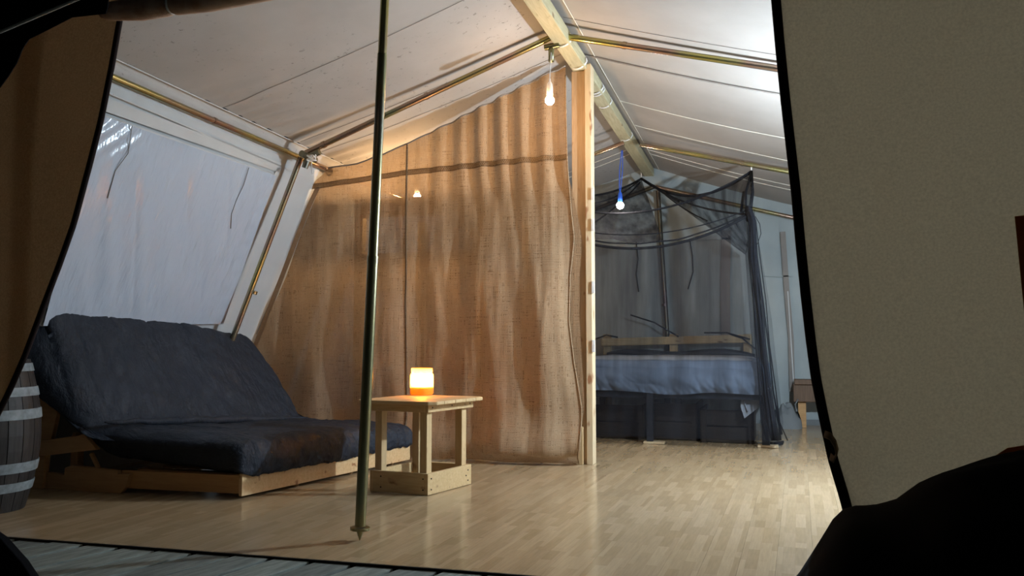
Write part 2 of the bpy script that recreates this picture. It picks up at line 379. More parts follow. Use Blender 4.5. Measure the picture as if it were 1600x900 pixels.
wb = struct('wall_back', (0, Y1, 0))
bw = MB()
def backw(u, v):
    X = lerp(-4.4, 1.75, u)
    zt = zr(Y1) if abs(X-RX) < .001 else (lerp(zr(Y1), zj(Y1), min(1, (RX-X)/2.045)) if X < RX else lerp(zr(Y1), zer(Y1), min(1, (X-RX)/2.035)))
    return V((X, Y1-.0+.02*nz(X*3, v*1.5)+.015*nz(X*9, v), lerp(-.01, zt, v)))
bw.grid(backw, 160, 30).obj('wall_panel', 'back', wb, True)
def bstrip(pts, w, m, name, Y=Y1-.035, r=0):
    o = MB(); P = [aY(*p, Y) for p in pts]
    if r: o.tube(P, r, 6)
    else:
        for a, b in zip(P, P[1:]): o.beam(a, b, w, .006, (0, 1, 0))
    return o.obj(name, m, wb)
bstrip([(1223, 362), (1229, 450), (1236, 530), (1238, 612)], .055, 'zip', 'zip_flap')
bstrip([(1231, 455), (1241, 612)], .012, 'walls', 'zip_flap', Y1-.045)
bstrip([(994, 378), (997, 405), (994, 428), (998, 456)], 0, 'blk', 'tie_cord', r=.006)
bstrip([(1078, 375), (1082, 400), (1083, 425), (1075, 452)], 0, 'blk', 'tie_cord', r=.006)
bstrip([(1135, 360), (1133, 440), (1134, 528)], .10, 'zip', 'hem')
bstrip([(925, 376), (1180, 372)], .02, 'back', 'hem_seam')
bstrip([(1188, 430), (1215, 432), (1240, 431)], .012, 'back', 'hem_seam')
bstrip([(1188, 668), (1290, 668)], .16, 'bagm', 'ground_skirt', Y1-.05)
wr = struct('wall_right', (1.2, Y0, 0))
def rwall(u, v):
    Y = lerp(Y0, Y1, u); z = lerp(zer(Y), -.02, v); return V((ERX+.44*(zer(Y)-z)+.01*nz(Y*2, z*2), Y, z))
MB().grid(rwall, 50, 14).obj('wall_panel', 'wallc', wr, True)

# floor: subfloor plus laminate boards
FA, FB = V((-3.26, 2.85, 0)), V((-.848, 2.969, 0))
def frontY(X): return FA.y+(FB.y-FA.y)*(X-FA.x)/(FB.x-FA.x)
fl_ = struct('floor', (RX, 2.9, 0))
MB().hexa([(-4.45, frontY(-4.45)+.01, -.10), (1.75, frontY(1.75)+.01, -.10), (1.75, 9.2, -.10), (-4.45, 9.2, -.10),
           (-4.45, frontY(-4.45)+.01, -.0125), (1.75, frontY(1.75)+.01, -.0125), (1.75, 9.2, -.0125), (-4.45, 9.2, -.0125)]).obj('subfloor', 'sub', fl_)
fd = V((.024, 1, 0)).normalized(); fsd = V((fd.y, -fd.x, 0)); rotf = math.atan2(fd.y, fd.x)
BWd, BL = .135, 1.25
base_me = {}
def board(L, skew):
    key = (round(L, 3), round(skew, 4))
    if key in base_me: return base_me[key]
    w = BWd/2-.0004; L2 = L-.0007
    # local x along the board, y across; start edge skewed to follow the floor's front edge
    s0, s1 = (skew, -skew)
    vs = [(s1, -w, -.012), (L2, -w, -.012), (L2, w, -.012), (s0, w, -.012), (s1, -w, 0), (L2, -w, 0), (L2, w, 0), (s0, w, 0)]
    me = bpy.data.meshes.new('floor_plank'); me.from_pydata(vs, [], [(3, 2, 1, 0), (4, 5, 6, 7), (0, 1, 5, 4), (1, 2, 6, 5), (2, 3, 7, 6), (3, 0, 4, 7)])
    me.materials.append(M['lam']); base_me[key] = me; return me
slope = (FB.y-FA.y)/(FB.x-FA.x)
i = 0; X = -4.42
while X < 1.72:
    Ys = frontY(X); first = BL*(.25+.75*((i*.618) % 1)); Yc = 0.0; L = first
    tot = 9.15-Ys
    k = 0
    while Yc < tot-.01:
        L = min(L, tot-Yc); sk = (-slope*BWd/2+.024*BWd/2) if k == 0 else 0
        p = V((X, Ys, 0))+fd*Yc
        hidden = (p.x < -3.2 and p.y > 5.9) 
        if not hidden:
            o = bpy.data.objects.new('floor_plank', board(L, sk)); COL.objects.link(o); o.parent = fl_; o.matrix_parent_inverse = Matrix.Translation(-fl_.location)
            o.location = p; o.rotation_euler = (0, 0, rotf)
        Yc += L; L = BL; k += 1
    X += BWd/abs(fd.y); i += 1
# dark trim under the laminate edge
MB().beam(V((-4.45, frontY(-4.45), -.011)), V((1.75, frontY(1.75), -.011)), .010, .022).obj('floor_edge', 'gap', fl_)

# deck outside
dk = struct('deck', (-1, 2, -.1))
MB().box((-1.0, 0.2, -.20), (12, 5.4, .04)).obj('deck_base', 'ground', dk)
dd = V((.184, .983, 0)).normalized(); dsn = V((dd.y, -dd.x, 0)); rd = math.atan2(dd.y, dd.x); DW = .172
for i in range(46):
    base = V((-4.3, 2.86, 0))+dsn*(i*DW)    # march across, then slide along dd to meet the floor edge
    # end point on the front line
    t = (frontY(base.x)-base.y)/(dd.y-slope*dd.x)
    e = base+dd*(t-.002); Ld = 1.9+.2*random.random()
    if e.x > 1.2: break
    w = DW/2-.011
    a = slope*w*1.0
    q = []
    for z in (-.045, -.008+random.uniform(-.003, .002)):
        for s, side in ((-Ld, -1), (0, -1), (0, 1), (-Ld, 1)):
            P = V((s, side*w, z))
            if s == 0: P.x += -side*(slope*1.0+.184)*w*1.0*1 if False else -side*(-.184-slope)*w*-1.0
            q.append(P)
    o = MB().hexa(q).obj('deck_plank', 'deck', None, bevel=.003)
    o.parent = dk; o.matrix_parent_inverse = Matrix.Translation(-dk.location)
    o.location = (e.x, e.y, 0); o.rotation_euler = (0, 0, rd)

# ================================================================ FRAME
def pole(pts, r, label, cat='pole', name='frame_pole', m='tube', group=None, collars=()):
    p0 = V(pts[0]); t = thing(name, p0, label, cat, group)
    MB().tube(pts, r, 16).obj('tube', m, t, 'auto')
    for f in collars:
        a, b = V(pts[0]), V(pts[-1]); c = lerp(a, b, f); d = (b-a).normalized()
        MB().tube([c-d*.012, c+d*.012], r*1.16, 16).obj('joint_collar', m, t, 'auto')
    return t
er = pole([V((-3.335, 2.98, zp(2.98)-.03)), V((-3.33, 5.78, zp(5.78)-.02))], .019, 'long brass-tinted eave pole along the top of the left wall', collars=(.48,))
pole([V((-3.33, 5.66, zp(5.7)-.03)), V((-2.92, 6.4, 2.03))], .012, 'short thin brass pole poking out behind the left end of the burlap curtain')
pole([aY(474, 241, 5.2), aY(862, 58, 5.2)], .021, 'front left roof pole rising from the left eave to the ridge', collars=(.09, .52))
pole([aY(882, 57, 5.2), aY(1215, 107, 5.2), aY(1400, 134, 5.2)], .021, 'front right roof pole sloping down from the ridge', collars=(.2,))
MB_l = aY(470, 246, 5.2)
pole([MB_l, V((-3.80, 5.15, .80)), V((-4.05, 5.15, .02))], .021, 'slanting leg pole inside the left wall, coming down behind the futon', collars=(.45,))
pole([aY(900, 252, 7.5), aY(975, 223, 7.5)], .021, 'middle left roof pole seen just right of the wooden post')
pole([aY(1000, 226, 7.5), aY(1180, 259, 7.5), aY(1300, 281, 7.5)], .021, 'middle right roof pole that holds the corner of the black net', collars=(.55,))
pole([aY(1025, 292, 9.02), aY(1180, 327, 9.02), aY(1290, 351, 9.02)], .022, 'rearmost roof pole along the right top edge of the back wall')
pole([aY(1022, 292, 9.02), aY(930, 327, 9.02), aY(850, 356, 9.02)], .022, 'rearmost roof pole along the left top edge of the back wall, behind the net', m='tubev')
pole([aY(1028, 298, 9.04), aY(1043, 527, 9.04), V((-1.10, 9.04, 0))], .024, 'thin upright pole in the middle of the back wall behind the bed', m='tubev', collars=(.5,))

# joint fitting at left eave with rope knot
jt = thing('pole_fitting', aY(482, 245, 5.18), 'metal corner fitting with white cord joining three poles at the left eave', 'fitting')
o = MB(); J = aY(482, 245, 5.18)
o.tube([J+V((0, -.09, .004)), J+V((0, .09, -.004))], .024, 14).tube([J, J+V((.09, 0, .03))], .023, 14).tube([J, J+V((-.03, 0, -.08))], .023, 14).obj('bracket', 'tubed', jt, 'auto')
pts = [J+V((.05+.03*math.cos(a*1.3), -.04+.02*math.sin(a*2), .02*math.cos(a)-.02)) for a in [k*.45 for k in range(30)]]
MB().tube(pts, .005, 6).obj('cord_knot', 'wcord', jt, True)
MB().tube([pts[-1], pts[-1]+V((.0, 0, -.07)), pts[-1]+V((.01, 0, -.13))], .003, 5).obj('cord_end', 'wcord', jt)
j2 = thing('hook', aY(519, 270, 5.70), 'dark ring hooking the burlap corner to the eave pole', 'hook')
H = aY(519, 268, 5.66)
MB().tube([H+V((.03*math.cos(a), 0, .035*math.sin(a))) for a in [k*math.pi/8 for k in range(17)]], .006, 6).obj('ring', 'tubed', j2, True)
MB().box(H+V((0, .02, 0)), (.05, .04, .03)).obj('hook_plate', 'tubed', j2, bevel=.004)

# ridge beams
def ridge_beam(Ya, za, Yb, zb, x, label, loops):
    t = thing('ridge_beam', (x, Ya, za), label, 'beam')
    MB().beam((x, Ya, za), (x, Yb, zb), .105, .085).obj('timber', 'beam', t, bevel=.005)
    for Yl in loops:
        z = lerp(za, zb, (Yl-Ya)/(Yb-Ya)); o = MB()
        for dz in (0, .012):
            o.tube([V((x+.064*math.cos(a)*1.0, Yl+dz+.01*math.sin(a*2), z+.052*math.sin(a))) for a in [k*math.pi/10 for k in range(21)]], .0045, 6)
        o.obj('rope_loop', 'wcord', t, True)
    return t
ridge_beam(2.95, 2.905, 5.74, 2.835, RX, 'near pale squared ridge beam ending on top of the wooden post', (5.22, 5.66))
ridge_beam(5.80, 2.825, 9.05, 2.70, RX+.01, 'far weathered ridge beam behind the post running to the back wall', (6.2, 6.25, 6.55, 7.55))

# post
pt = thing('wooden_post', (-1.29, 5.76, 0), 'tall squared timber post standing at the right end of the burlap curtain', 'post')
z_t = 2.79
MB().box((-1.327, 5.775, z_t/2), (.10, .085, z_t)).obj('red_board', 'postr', pt, bevel=.003)
tag(MB().box((-1.254, 5.765, z_t/2+.02), (.045, .105, z_t-.04+.08)).obj('pale_board', 'postp', pt, bevel=.003), 'paler board on the right side')
MB().box((-1.325, 5.715, .13), (.05, .035, .26)).obj('foot_block', 'woodpz', pt, bevel=.003)
for zc in (1.67, 1.23, .82, .99+.9):
    MB().box((-1.223, 5.709, zc), (.020, .012, .085)).obj('hinge', 'white', pt, bevel=.002)

# front tent pole with spike
tp = thing('tent_pole', (-1.721, 3.254, 0), 'dark green-brass tent pole standing in the foreground on a spiked foot', 'pole')
pb, ptop = V((-1.721, 3.254, 0)), V((-1.632, 3.30, 2.86)); dpo = ptop-pb
MB().tube([pb+dpo*.022, pb+dpo*.42], .0235, 20).obj('lower_tube', 'tubed', tp, 'auto')
MB().tube([pb+dpo*.42, pb+dpo*.745], .0215, 20).obj('middle_tube', 'tubed', tp, 'auto')
MB().tube([pb+dpo*.745, ptop], .0195, 20).obj('upper_tube', 'tube', tp, 'auto')
MB().tube([pb+dpo*.418, pb+dpo*.428], .0245, 20).obj('joint_collar', 'tubed', tp, 'auto')
MB().tube([pb+dpo*.016, pb+dpo*.020], .042, 24).obj('foot_plate', 'tubed', tp, 'auto')
MB().tube([pb+dpo*.0003, pb+dpo*.008, pb+dpo*.016], [.001, .010, .017], 12).obj('spike', 'tubed', tp, 'auto')

# stub pipe below ridge apex
st = thing('pipe_stub', V((-1.385, 5.2, 2.76)), 'short open pipe end hanging down from the ridge joint beside the white bulb', 'pipe')
MB().tube([V((-1.385, 5.2, 2.81)), V((-1.385, 5.2, 2.692))], .017, 16, cap=False).obj('tube', 'tubed', st, True, solid=.004)
MB().tube([V((-1.43, 5.2, 2.79)), V((-1.33, 5.2, 2.80))], .02, 12).obj('bracket', 'tubed', st, 'auto')

# ================================================================ LAMPS
def bulb(P, top, label, glow, cord, cap, r=.030, group=None, two=False, glow_h=.0, shell=True):
    """P = centre of glowing globe; top = where cord is tied"""
    t = thing('hanging_bulb', P, label, 'lamp', group); P = V(P); top = V(top)
    if shell:   # squeeze bulb with long moulded neck
        MB().lathe(P, [(.004, .125), (.010, .122), (.018, .105), (.021, .08), (.022, .035), (.019, .028)], 20).obj('neck', cap, t, 'auto')
        MB().lathe(P, [(.002, .145), (.006, .143), (.007, .12)], 10).obj('cord_grip', cap, t, 'auto')
    rr = r
    prof = [(rr*math.sin(a), -rr*math.cos(a)) for a in [math.pi*(k+.02)/13.5 for k in range(12)]]
    MB().lathe(P, prof, 20).obj('globe', glow, t, True)
    a = P+V((0, 0, .14))
    if two:
        for s in (-1, 1): MB().tube([a+V((s*.006, 0, 0)), lerp(a, top, .5)+V((s*.014, 0, 0)), top+V((s*.004, 0, 0))], .004, 6).obj('cord', cord, t)
    else: MB().tube([a, top], .0035, 6).obj('cord', cord, t)
    return t
b1 = aY(859, 157, 5.12)
bulb(b1, aY(861, 82, 5.18), 'white hanging bulb glowing warm just below the ridge, left of the post', 'g_warm', 'wcord', 'shell', .030)
b2 = aY(969, 321, 7.4)
bulb(b2, aY(972, 235, 7.45), 'blue hanging bulb on a doubled blue cord in front of the black net', 'g_bed', 'blue', 'blue', .033, two=True)
bulb((.52, 5.16, 1.62), (.52, 5.2, 2.37), 'bright cool hanging bulb on the right roof pole, hidden behind the right door flap', 'g_cool', 'wcord', 'white', .03)
b4 = aY(652, 308, 6.25)
bulb(b4, b4+V((0, 0, .42)), 'warm bulb shining through the burlap from the room behind', 'g_behind', 'wcord', 'white', .03)

# ================================================================ BURLAP CURTAIN
YB = 5.66
cur = thing('burlap_curtain', (-2.4, YB, 0), 'large brown burlap curtain of stitched panels hanging across the left half of the tent', 'curtain')
def c2(x, y): p = aY(x, y, YB); return p.x, p.z
TOP = sorted(c2(*p) for p in [(515, 264), (560, 258), (600, 243), (640, 225), (700, 196), (760, 166), (820, 136), (884, 104)])
SEAM = sorted(c2(*p) for p in [(488, 292), (560, 283), (640, 270), (700, 264), (760, 257), (820, 252), (889, 246)])
LEFT = sorted(((z, x) for x, z in (c2(*p) for p in [(515, 264), (487, 325), (410, 525), (338, 712)])))
RIGHT = sorted(((z, x) for x, z in (c2(*p) for p in [(884, 104), (886, 180), (888, 250), (893, 330), (897, 372), (890, 430), (889, 500), (897, 570), (908, 640), (909, 700), (902, 728)])))
XS = c2(637, 400)[0]
def ydisp(X, Z):
    d = .030*nz(X*1.5+3, Z*.45, 1)+.035*nz(X*3.6+.25*Z, Z*.5, 2)*sm(2.3, 1.2, Z)+.012*nz(X*9+1.2*Z, Z*1.3, 4)+.005*nz(X*22, Z*2.5, 6)
    pl = sm(-2.75, -1.9, X)*sm(1.75, 2.15, Z); d += pl*.020*math.sin(X*38+1.5*nz(X*2, Z))
    d += .028*math.sin(X*8+2.2*nz(X, Z*.6, 9))*sm(2.0, 1.0, Z)
    d -= .10*math.exp(-((Z-.10)/.16)**2)*sm(-4.2, -1.8, X)*.9
    d -= .055*math.exp(-((Z-.85)/.55)**2)*math.exp(-((X+1.53)/.13)**2)
    d += .05*math.exp(-((X-XS-.06)/.11)**2)*sm(2.1, 1.2, Z)
    d -= .05*math.exp(-((X-XS-.42-.10*Z)/.12)**2)*sm(2.0, 1.2, Z)*sm(.1, .4, Z)
    d -= .045*math.exp(-((X-XS+.34)/.14)**2)*sm(1.9, 1.1, Z)
    d += .10*math.exp(-(Z/.045)**2)*sm(-2.6, -1.6, X)
    return YB+min(.035, d-.02)
def cpt(X, Z): return V((X, ydisp(X, Z), Z))
FLOORZ = .008
def lower(xa, xb):
    def fn(u, v):
        uu = lerp(xa, xb, u)
        zt = interp(SEAM, lerp(SEAM[0][0], SEAM[-1][0], uu)); z = lerp(zt-.012, FLOORZ, v)
        X = lerp(interp(LEFT, z), interp(RIGHT, z), uu); zt2 = interp(SEAM, X)
        z = lerp(zt2-.012, FLOORZ, v); return cpt(X, z)
    return fn
us = .40
xl, xr = interp(LEFT, 1.1), interp(RIGHT, 1.1); us = (XS-xl)/(xr-xl)
MB().grid(lower(0, us), 110, 150).obj('lower_panel', 'burlap', cur, True)
MB().grid(lower(us, 1), 170, 150).obj('lower_panel', 'burlap', cur, True)
def upper(u, v):
    X0 = lerp(SEAM[0][0], SEAM[-1][0], u); Xt = lerp(TOP[0][0], TOP[-1][0], u)
    zs = interp(SEAM, X0)+.012; ztp = interp(TOP, Xt)+.006*math.sin(Xt*95)*sm(-2.7, -2, Xt); X = lerp(Xt, X0, v)
    z = lerp(ztp, zs, v); return cpt(X, z)
MB().grid(upper, 240, 40).obj('upper_panel', 'burlap', cur, True)
st_ = MB(); N = 150   # crochet-like stitching that joins the panels
for i in range(N):
    X = lerp(SEAM[0][0]+.02, SEAM[-1][0]-.01, i/N); z = interp(SEAM, X)
    for s in (-1, 1):
        a = cpt(X, z-s*.014)+V((-.004, -.006, 0)); b_ = cpt(X+.012, z+s*.014)+V((.0, -.006, 0)); st_.tube([a, b_], .0024, 4)
MB().grid(lambda u, v: cpt(lerp(SEAM[0][0], SEAM[-1][0], u), interp(SEAM, lerp(SEAM[0][0], SEAM[-1][0], u))+lerp(-.021, .021, v))+V((0, -.001, 0)), 160, 3).obj('seam_band', 'burlapd', cur, True)
tag(st_.obj('stitched_seam', 'burlap', cur), kind='stuff')
vs_ = MB()
XV = lambda z: interp([(0, c2(639, 712)[0]), (1.1, XS), (2.3, c2(638, 232)[0])], z)
vs_.tube([cpt(XV(z), z)+V((0, -.006, 0)) for z in [lerp(.02, 2.33, k/90) for k in range(91)]], .008, 6); vs_.obj('vertical_seam', 'burlapd', cur, True)
MB().tube([cpt(interp(RIGHT, z), z)+V((0, -.004, 0)) for z in [lerp(.01, 2.74, k/100) for k in range(101)]], .0055, 6).obj('edge_hem', 'burlaph', cur, True)
MB().grid(lambda u, v: V((interp(LEFT, lerp(.01, 2.05, v))-.045*(1-u), YB-.012, lerp(.01, 2.05, v))), 2, 40).obj('edge_hem', 'strap', cur, True)
MB().tube([cpt(X, interp(TOP, X))+V((0, 0, .004)) for X in [lerp(TOP[0][0], TOP[-1][0], k/80) for k in range(81)]], .006, 6).obj('top_cord', 'zip', cur, True)

MB().grid(lambda u, v: V((interp(RIGHT, lerp(.05, 2.2, v))-.10+.17*u*math.sin(math.pi*v)**.5, YB+.022+.006*math.sin(v*9), lerp(.05, 2.2, v))), 4, 40).obj('turned_edge', 'burlap', cur, True)
# bunk bed behind the burlap (shows through it as bars)
bk = thing('bunk_bed', (-2.6, 6.9, 0), 'wooden bunk bed just showing through the burlap curtain', 'bed')
for sx in (-3.25, -2.2):
    for sy in (6.10, 7.35): MB().box((sx, sy, 1.0), (.07, .07, 2.0)).obj('post', 'woodpz', bk)
MB().box((-2.72, 6.05, 1.93), (1.1, .03, .15)).obj('guard_rail', 'woodp', bk)
MB().box((-2.72, 6.05, 1.50), (1.1, .03, .12)).obj('side_rail', 'woodp', bk)
MB().box((-2.72, 6.97, 1.5), (1.0, .8, .12)).obj('mattress', 'bagm', bk, bevel=.03)
MB().box((-2.72, 6.97, .42), (1.0, .8, .14)).obj('mattress', 'bagm', bk, bevel=.03)

# ================================================================ FUTON
fu = thing('futon_sofa', (-3.2, 4.6, 0), 'low pine futon sofa with a folded dark navy quilted mattress against the left wall', 'sofa')
near = [V(p) for p in [(-2.74, 3.87, .115), (-2.725, 3.86, .17), (-2.735, 3.87, .26), (-2.80, 3.87, .325), (-3.0, 3.85, .345), (-3.3, 3.80, .36), (-3.60, 3.74, .385),
        (-3.655, 3.71, .42), (-3.70, 3.69, .55), (-3.76, 3.67, .72), (-3.81, 3.65, .90), (-3.85, 3.62, 1.02), (-3.905, 3.62, 1.07), (-3.965, 3.63, 1.06), (-4.00, 3.60, .98),
        (-4.01, 3.52, .80), (-4.04, 3.56, .62), (-3.93, 3.70, .45), (-3.76, 3.82, .26), (-3.6, 3.86, .17), (-3.2, 3.88, .135), (-2.95, 3.88, .125), (-2.8, 3.89, .115)]]
far = [V(p) for p in [(-2.475, 5.52, .115), (-2.455, 5.53, .15), (-2.47, 5.52, .215), (-2.53, 5.50, .262), (-2.75, 5.47, .285), (-3.0, 5.45, .29), (-3.27, 5.44, .295),
        (-3.33, 5.44, .32), (-3.42, 5.44, .44), (-3.55, 5.44, .60), (-3.68, 5.44, .76), (-3.76, 5.44, .86), (-3.82, 5.44, .905), (-3.86, 5.44, .90), (-3.90, 5.44, .86),
        (-3.88, 5.44, .74), (-3.80, 5.44, .58), (-3.70, 5.44, .42), (-3.6, 5.44, .28), (-3.45, 5.44, .22), (-3.0, 5.47, .16), (-2.75, 5.49, .13), (-2.53, 5.51, .115)]]
def resample(P, n):
    Q = []; m = len(P)
    for k in range(n):
        t = k/n*m; i = int(t); f = t-i; p0, p1, p2, p3 = (P[(i+j) % m] for j in (-1, 0, 1, 2))
        Q.append(.5*((2*p1)+(p2-p0)*f+(2*p0-5*p1+4*p2-p3)*f*f+(3*p1-p0-3*p2+p3)*f**3))
    return Q
NP = 230; A_, B_ = resample(near, NP), resample(far, NP); NS = 150
ctr = [sum((P[k] for k in range(NP)), V())/NP for P in (A_, B_)]
mb = MB(); vs = []; 
sp = [0]
for k in range(1, NP): sp.append(sp[-1]+(A_[k]-A_[k-1]).length)
rows = []
for j in range(NS+1):
    u = j/NS
    # rounded ends
    e = min(u*1.7/.15, (1-u)*1.7/.09); e = min(1, e); inset = (1-math.sqrt(max(0, 1-(1-e)**2)))*.07
    row = []
    for k in range(NP):
        p = lerp(A_[k], B_[k], u); q = lerp(A_[(k+1) % NP], B_[(k+1) % NP], u); o_ = lerp(A_[k-1], B_[k-1], u)
        tn = (q-o_).normalized(); nn = V((tn.z, 0, -tn.x))
        if nn.length: nn.normalize()
        s = sp[k]; y = u*1.75
        top = 1.0
        # quilting lines (diagonal-free vertical channels on the back, gathered wrinkles)
        ql = math.exp(-(((y*3.4+.15*nz(s*4, y)) % 1-.5)/.022)**2)*(.5+.5*nz(y*3, s*3, 2)+.3)
        d = .012*nz(s*3, y*3, 1)+.012*nz(s*8+y*6, y*7-s*2, 3)-.008*abs(nz(s*16-y*9, y*9+s*7, 5))-.006*abs(nz(s*34+y*20, y*26-s*14, 7))+.002*nz(s*80, y*60, 9) - .010*ql
        if s < .45: d += .004*math.sin(y*58+6*nz(y*2, s*3))*sm(.45, .15, s)
        row.append(p+nn*(d-inset))
    rows.append(row)
w = NP; vs = [p for r_ in rows for p in r_]; fs = []
for j in range(NS):
    for k in range(NP): fs.append((j*w+k, j*w+(k+1) % w, (j+1)*w+(k+1) % w, (j+1)*w+k))
# caps as strips between facing profile points
def cap(off):
    out = []; i, k = 0, NP-1
    i0 = 0
    a, b_ = i0, NP-1
    while b_-a > 2:
        out.append((off+a, off+a+1, off+b_-1, off+b_)); a += 1; b_ -= 1
    out.append(tuple(off+q for q in range(a, b_+1))); return out
fs += cap(0)+cap(NS*w)
mb.add(vs, fs); mt = mb.obj('mattress', 'quilt', fu, True)
# pleated fold lying along the joint
foldpts = [lerp(V((-3.56, 3.74, .405)), V((-3.26, 5.35, .300)), k/40)+V((.03*nz(k*.2, 1), 0, .012*nz(k*.3, 2))) for k in range(41)]
MB().tube(foldpts, [.004+.02*math.sin(math.pi*k/40)**.5+.006*nz(k*.4, 5) for k in range(41)], 10).obj('cover_fold', 'quilt', mt, True)
Fa, Fb = V((-2.767, 3.891, 0)), V((-2.495, 5.457, 0)); fdv = (Fb-Fa).normalized()
MB().beam(Fa+V((-.012, 0, .078)), Fb+V((-.012, 0, .078)), .024, .120).obj('front_board', 'futy', fu, bevel=.003)
for t in (.30, .62, .9): MB().box(lerp(Fa, Fb, t)+V((-.06, 0, .012)), (.05, .04, .024), .17).obj('foot', 'futw', fu)
nf = V((-1, .0, 0))
def bar(pa, pb, w, h, name, m='futw', up=(0, 0, 1)): return MB().beam(pa, pb, w, h, up).obj(name, m, fu, bevel=.003)
YN = 3.90
bar(V((-2.79, YN+.03, .075)), V((-3.55, YN-.02, .075)), .022, .10, 'side_board')
# shaped rail at the near end
def plate(pix, Y, th, name, m='futw'):
    P = [aY(*q, Y) for q in pix]; return MB().prism(P, (0, th, 0)).obj(name, m, fu, bevel=.003)
plate([(68, 737), (100, 742), (101, 731), (112, 727), (184, 735), (184, 741), (202, 741), (196, 762), (188, 771), (130, 768), (70, 764)], 3.84, .03, 'foot_rail')
plate([(52, 690), (120, 681), (131, 678), (151, 703), (52, 714)], 3.80, .03, 'arm_rail')
plate([(73, 598), (96, 612), (80, 686), (54, 690), (52, 600)], 3.83, .03, 'back_upright')
plate([(48, 712), (70, 712), (66, 764), (42, 764)], 3.82, .04, 'rear_leg')
plate([(40, 590), (72, 600), (70, 612), (40, 612)], 3.87, .03, 'back_rail')
bar(aY(108, 615, 3.98), aY(120, 642, 3.98), .018, .018, 'strut', up=(0, 1, 0)); bar(aY(143, 708, 3.86), aY(156, 736, 3.86), .02, .02, 'strut', up=(0, 1, 0))
for t in range(9):   # slats under the mattress
    y = lerp(3.98, 5.35, t/8); x0 = lerp(-2.80, -2.56, t/8)
    MB().box((x0-.35, y, .118), (.70, .06, .014), .05).obj('slat', 'futw', fu)
for y, dz in ((3.95, 0), (5.3, -.04)):
    bar(V((-3.95, y, .02)), V((-3.95, y, .30+dz)), .05, .05, 'rear_leg', up=(0, 1, 0))
bar(V((-3.93, 3.9, .28)), V((-3.78, 5.4, .22)), .03, .08, 'rear_rail')

# ================================================================ TABLE
e1 = V((.22, .975, 0)).normalized(); e2 = V((-.99, .08, 0)).normalized()
Nc = V((-1.857, 4.298, 0)); TZ = .52
tb = thing('side_table', Nc+e1*.22+e2*.19, 'small handmade pale pine side table with a boxed base, in front of the curtain', 'table')
Ld, Lw = .44, .375
def T(a, b, z): return Nc+e1*a+e2*b+V((0, 0, z))
def tbar(a, b, w, h, name, up=(0, 0, 1), m='woodp', lb=None): 
    o = MB().beam(a, b, w, h, up).obj(name, m, tb, bevel=.003)
    if lb: o['label'] = lb
    return o
bh = .118
tbar(T(0, .011, bh/2+.002), T(Ld, .011, bh/2+.002), .022, bh, 'base_board')
tbar(T(.011, .022, bh/2+.002), T(.011, Lw, bh/2+.002), .022, bh, 'base_board')
tbar(T(0, Lw-.011, bh/2+.002), T(Ld, Lw-.011, bh/2+.002), .022, bh, 'base_board')
tbar(T(Ld-.011, 0, bh/2+.002), T(Ld-.011, Lw, bh/2+.002), .022, bh, 'base_board')
za, zb_ = .012, .455
for a in (.045, Ld-.045):
    for b_ in (.045, Lw-.04):
        p = T(a, b_, 0)
        o = MB().box((p.x, p.y, (za+zb_)/2), (.048, .048, zb_-za), math.atan2(e1.y, e1.x)).obj('leg', 'woodpz', tb, bevel=.003)
az = .483
tbar(T(-.01, .005, az), T(Ld+.01, .005, az), .022, .052, 'apron'); tbar(T(.0, .016, az), T(.0, Lw, az), .022, .052, 'apron')
tbar(T(-.01, Lw-.005, az), T(Ld+.01, Lw-.005, az), .022, .052, 'apron'); tbar(T(Ld, .016, az), T(Ld, Lw, az), .022, .052, 'apron')
wb_ = .105; nb = 5; b0 = -.065
for i in range(nb):   # top boards run along the left-right direction
    a0 = -.05+i*(Ld+.10)/nb; a1 = a0+(Ld+.10)/nb-.002
    bs0, bs1 = b0, Lw+.07; ch = .035
    if i == 0: poly = [T(a0, bs0+ch, TZ-.020), T(a0, bs1-ch, TZ-.020), T(a0+ch, bs1, TZ-.020), T(a1, bs1, TZ-.020), T(a1, bs0, TZ-.020), T(a0+ch, bs0, TZ-.020)]
    elif i == nb-1: poly = [T(a0, bs0, TZ-.020), T(a0, bs1, TZ-.020), T(a1-ch, bs1, TZ-.020), T(a1, bs1-ch, TZ-.020), T(a1, bs0+ch, TZ-.020), T(a1-ch, bs0, TZ-.020)]
    else: poly = [T(a0, bs0, TZ-.020), T(a0, bs1, TZ-.020), T(a1, bs1, TZ-.020), T(a1, bs0, TZ-.020)]
    MB().prism(poly, (0, 0, .020)).obj('top_board', 'woodp', tb, bevel=.004)
sc = MB()   # dark screw heads on boards
for a, b_, z in [(-.0015, .03, .03), (-.0015, .03, .09), (-.0015, .30, .03), (-.0015, .30, .09)]:
    p = T(a, b_, z); sc.box(p, (.007, .003, .007), .1)
for a, z in [(.03, .03), (.03, .09), (.40, .03), (.40, .09), (.38, .06)]:
    p = T(a, -.0015, z); sc.box(p, (.003, .007, .007), -.2)
for a, z in [(.03, .483), (.22, .483), (.41, .483)]: sc.box(T(a, -.0065, z), (.003, .007, .007), -.2)
tag(sc.obj('screw_heads', 'gap', tb), kind='stuff')

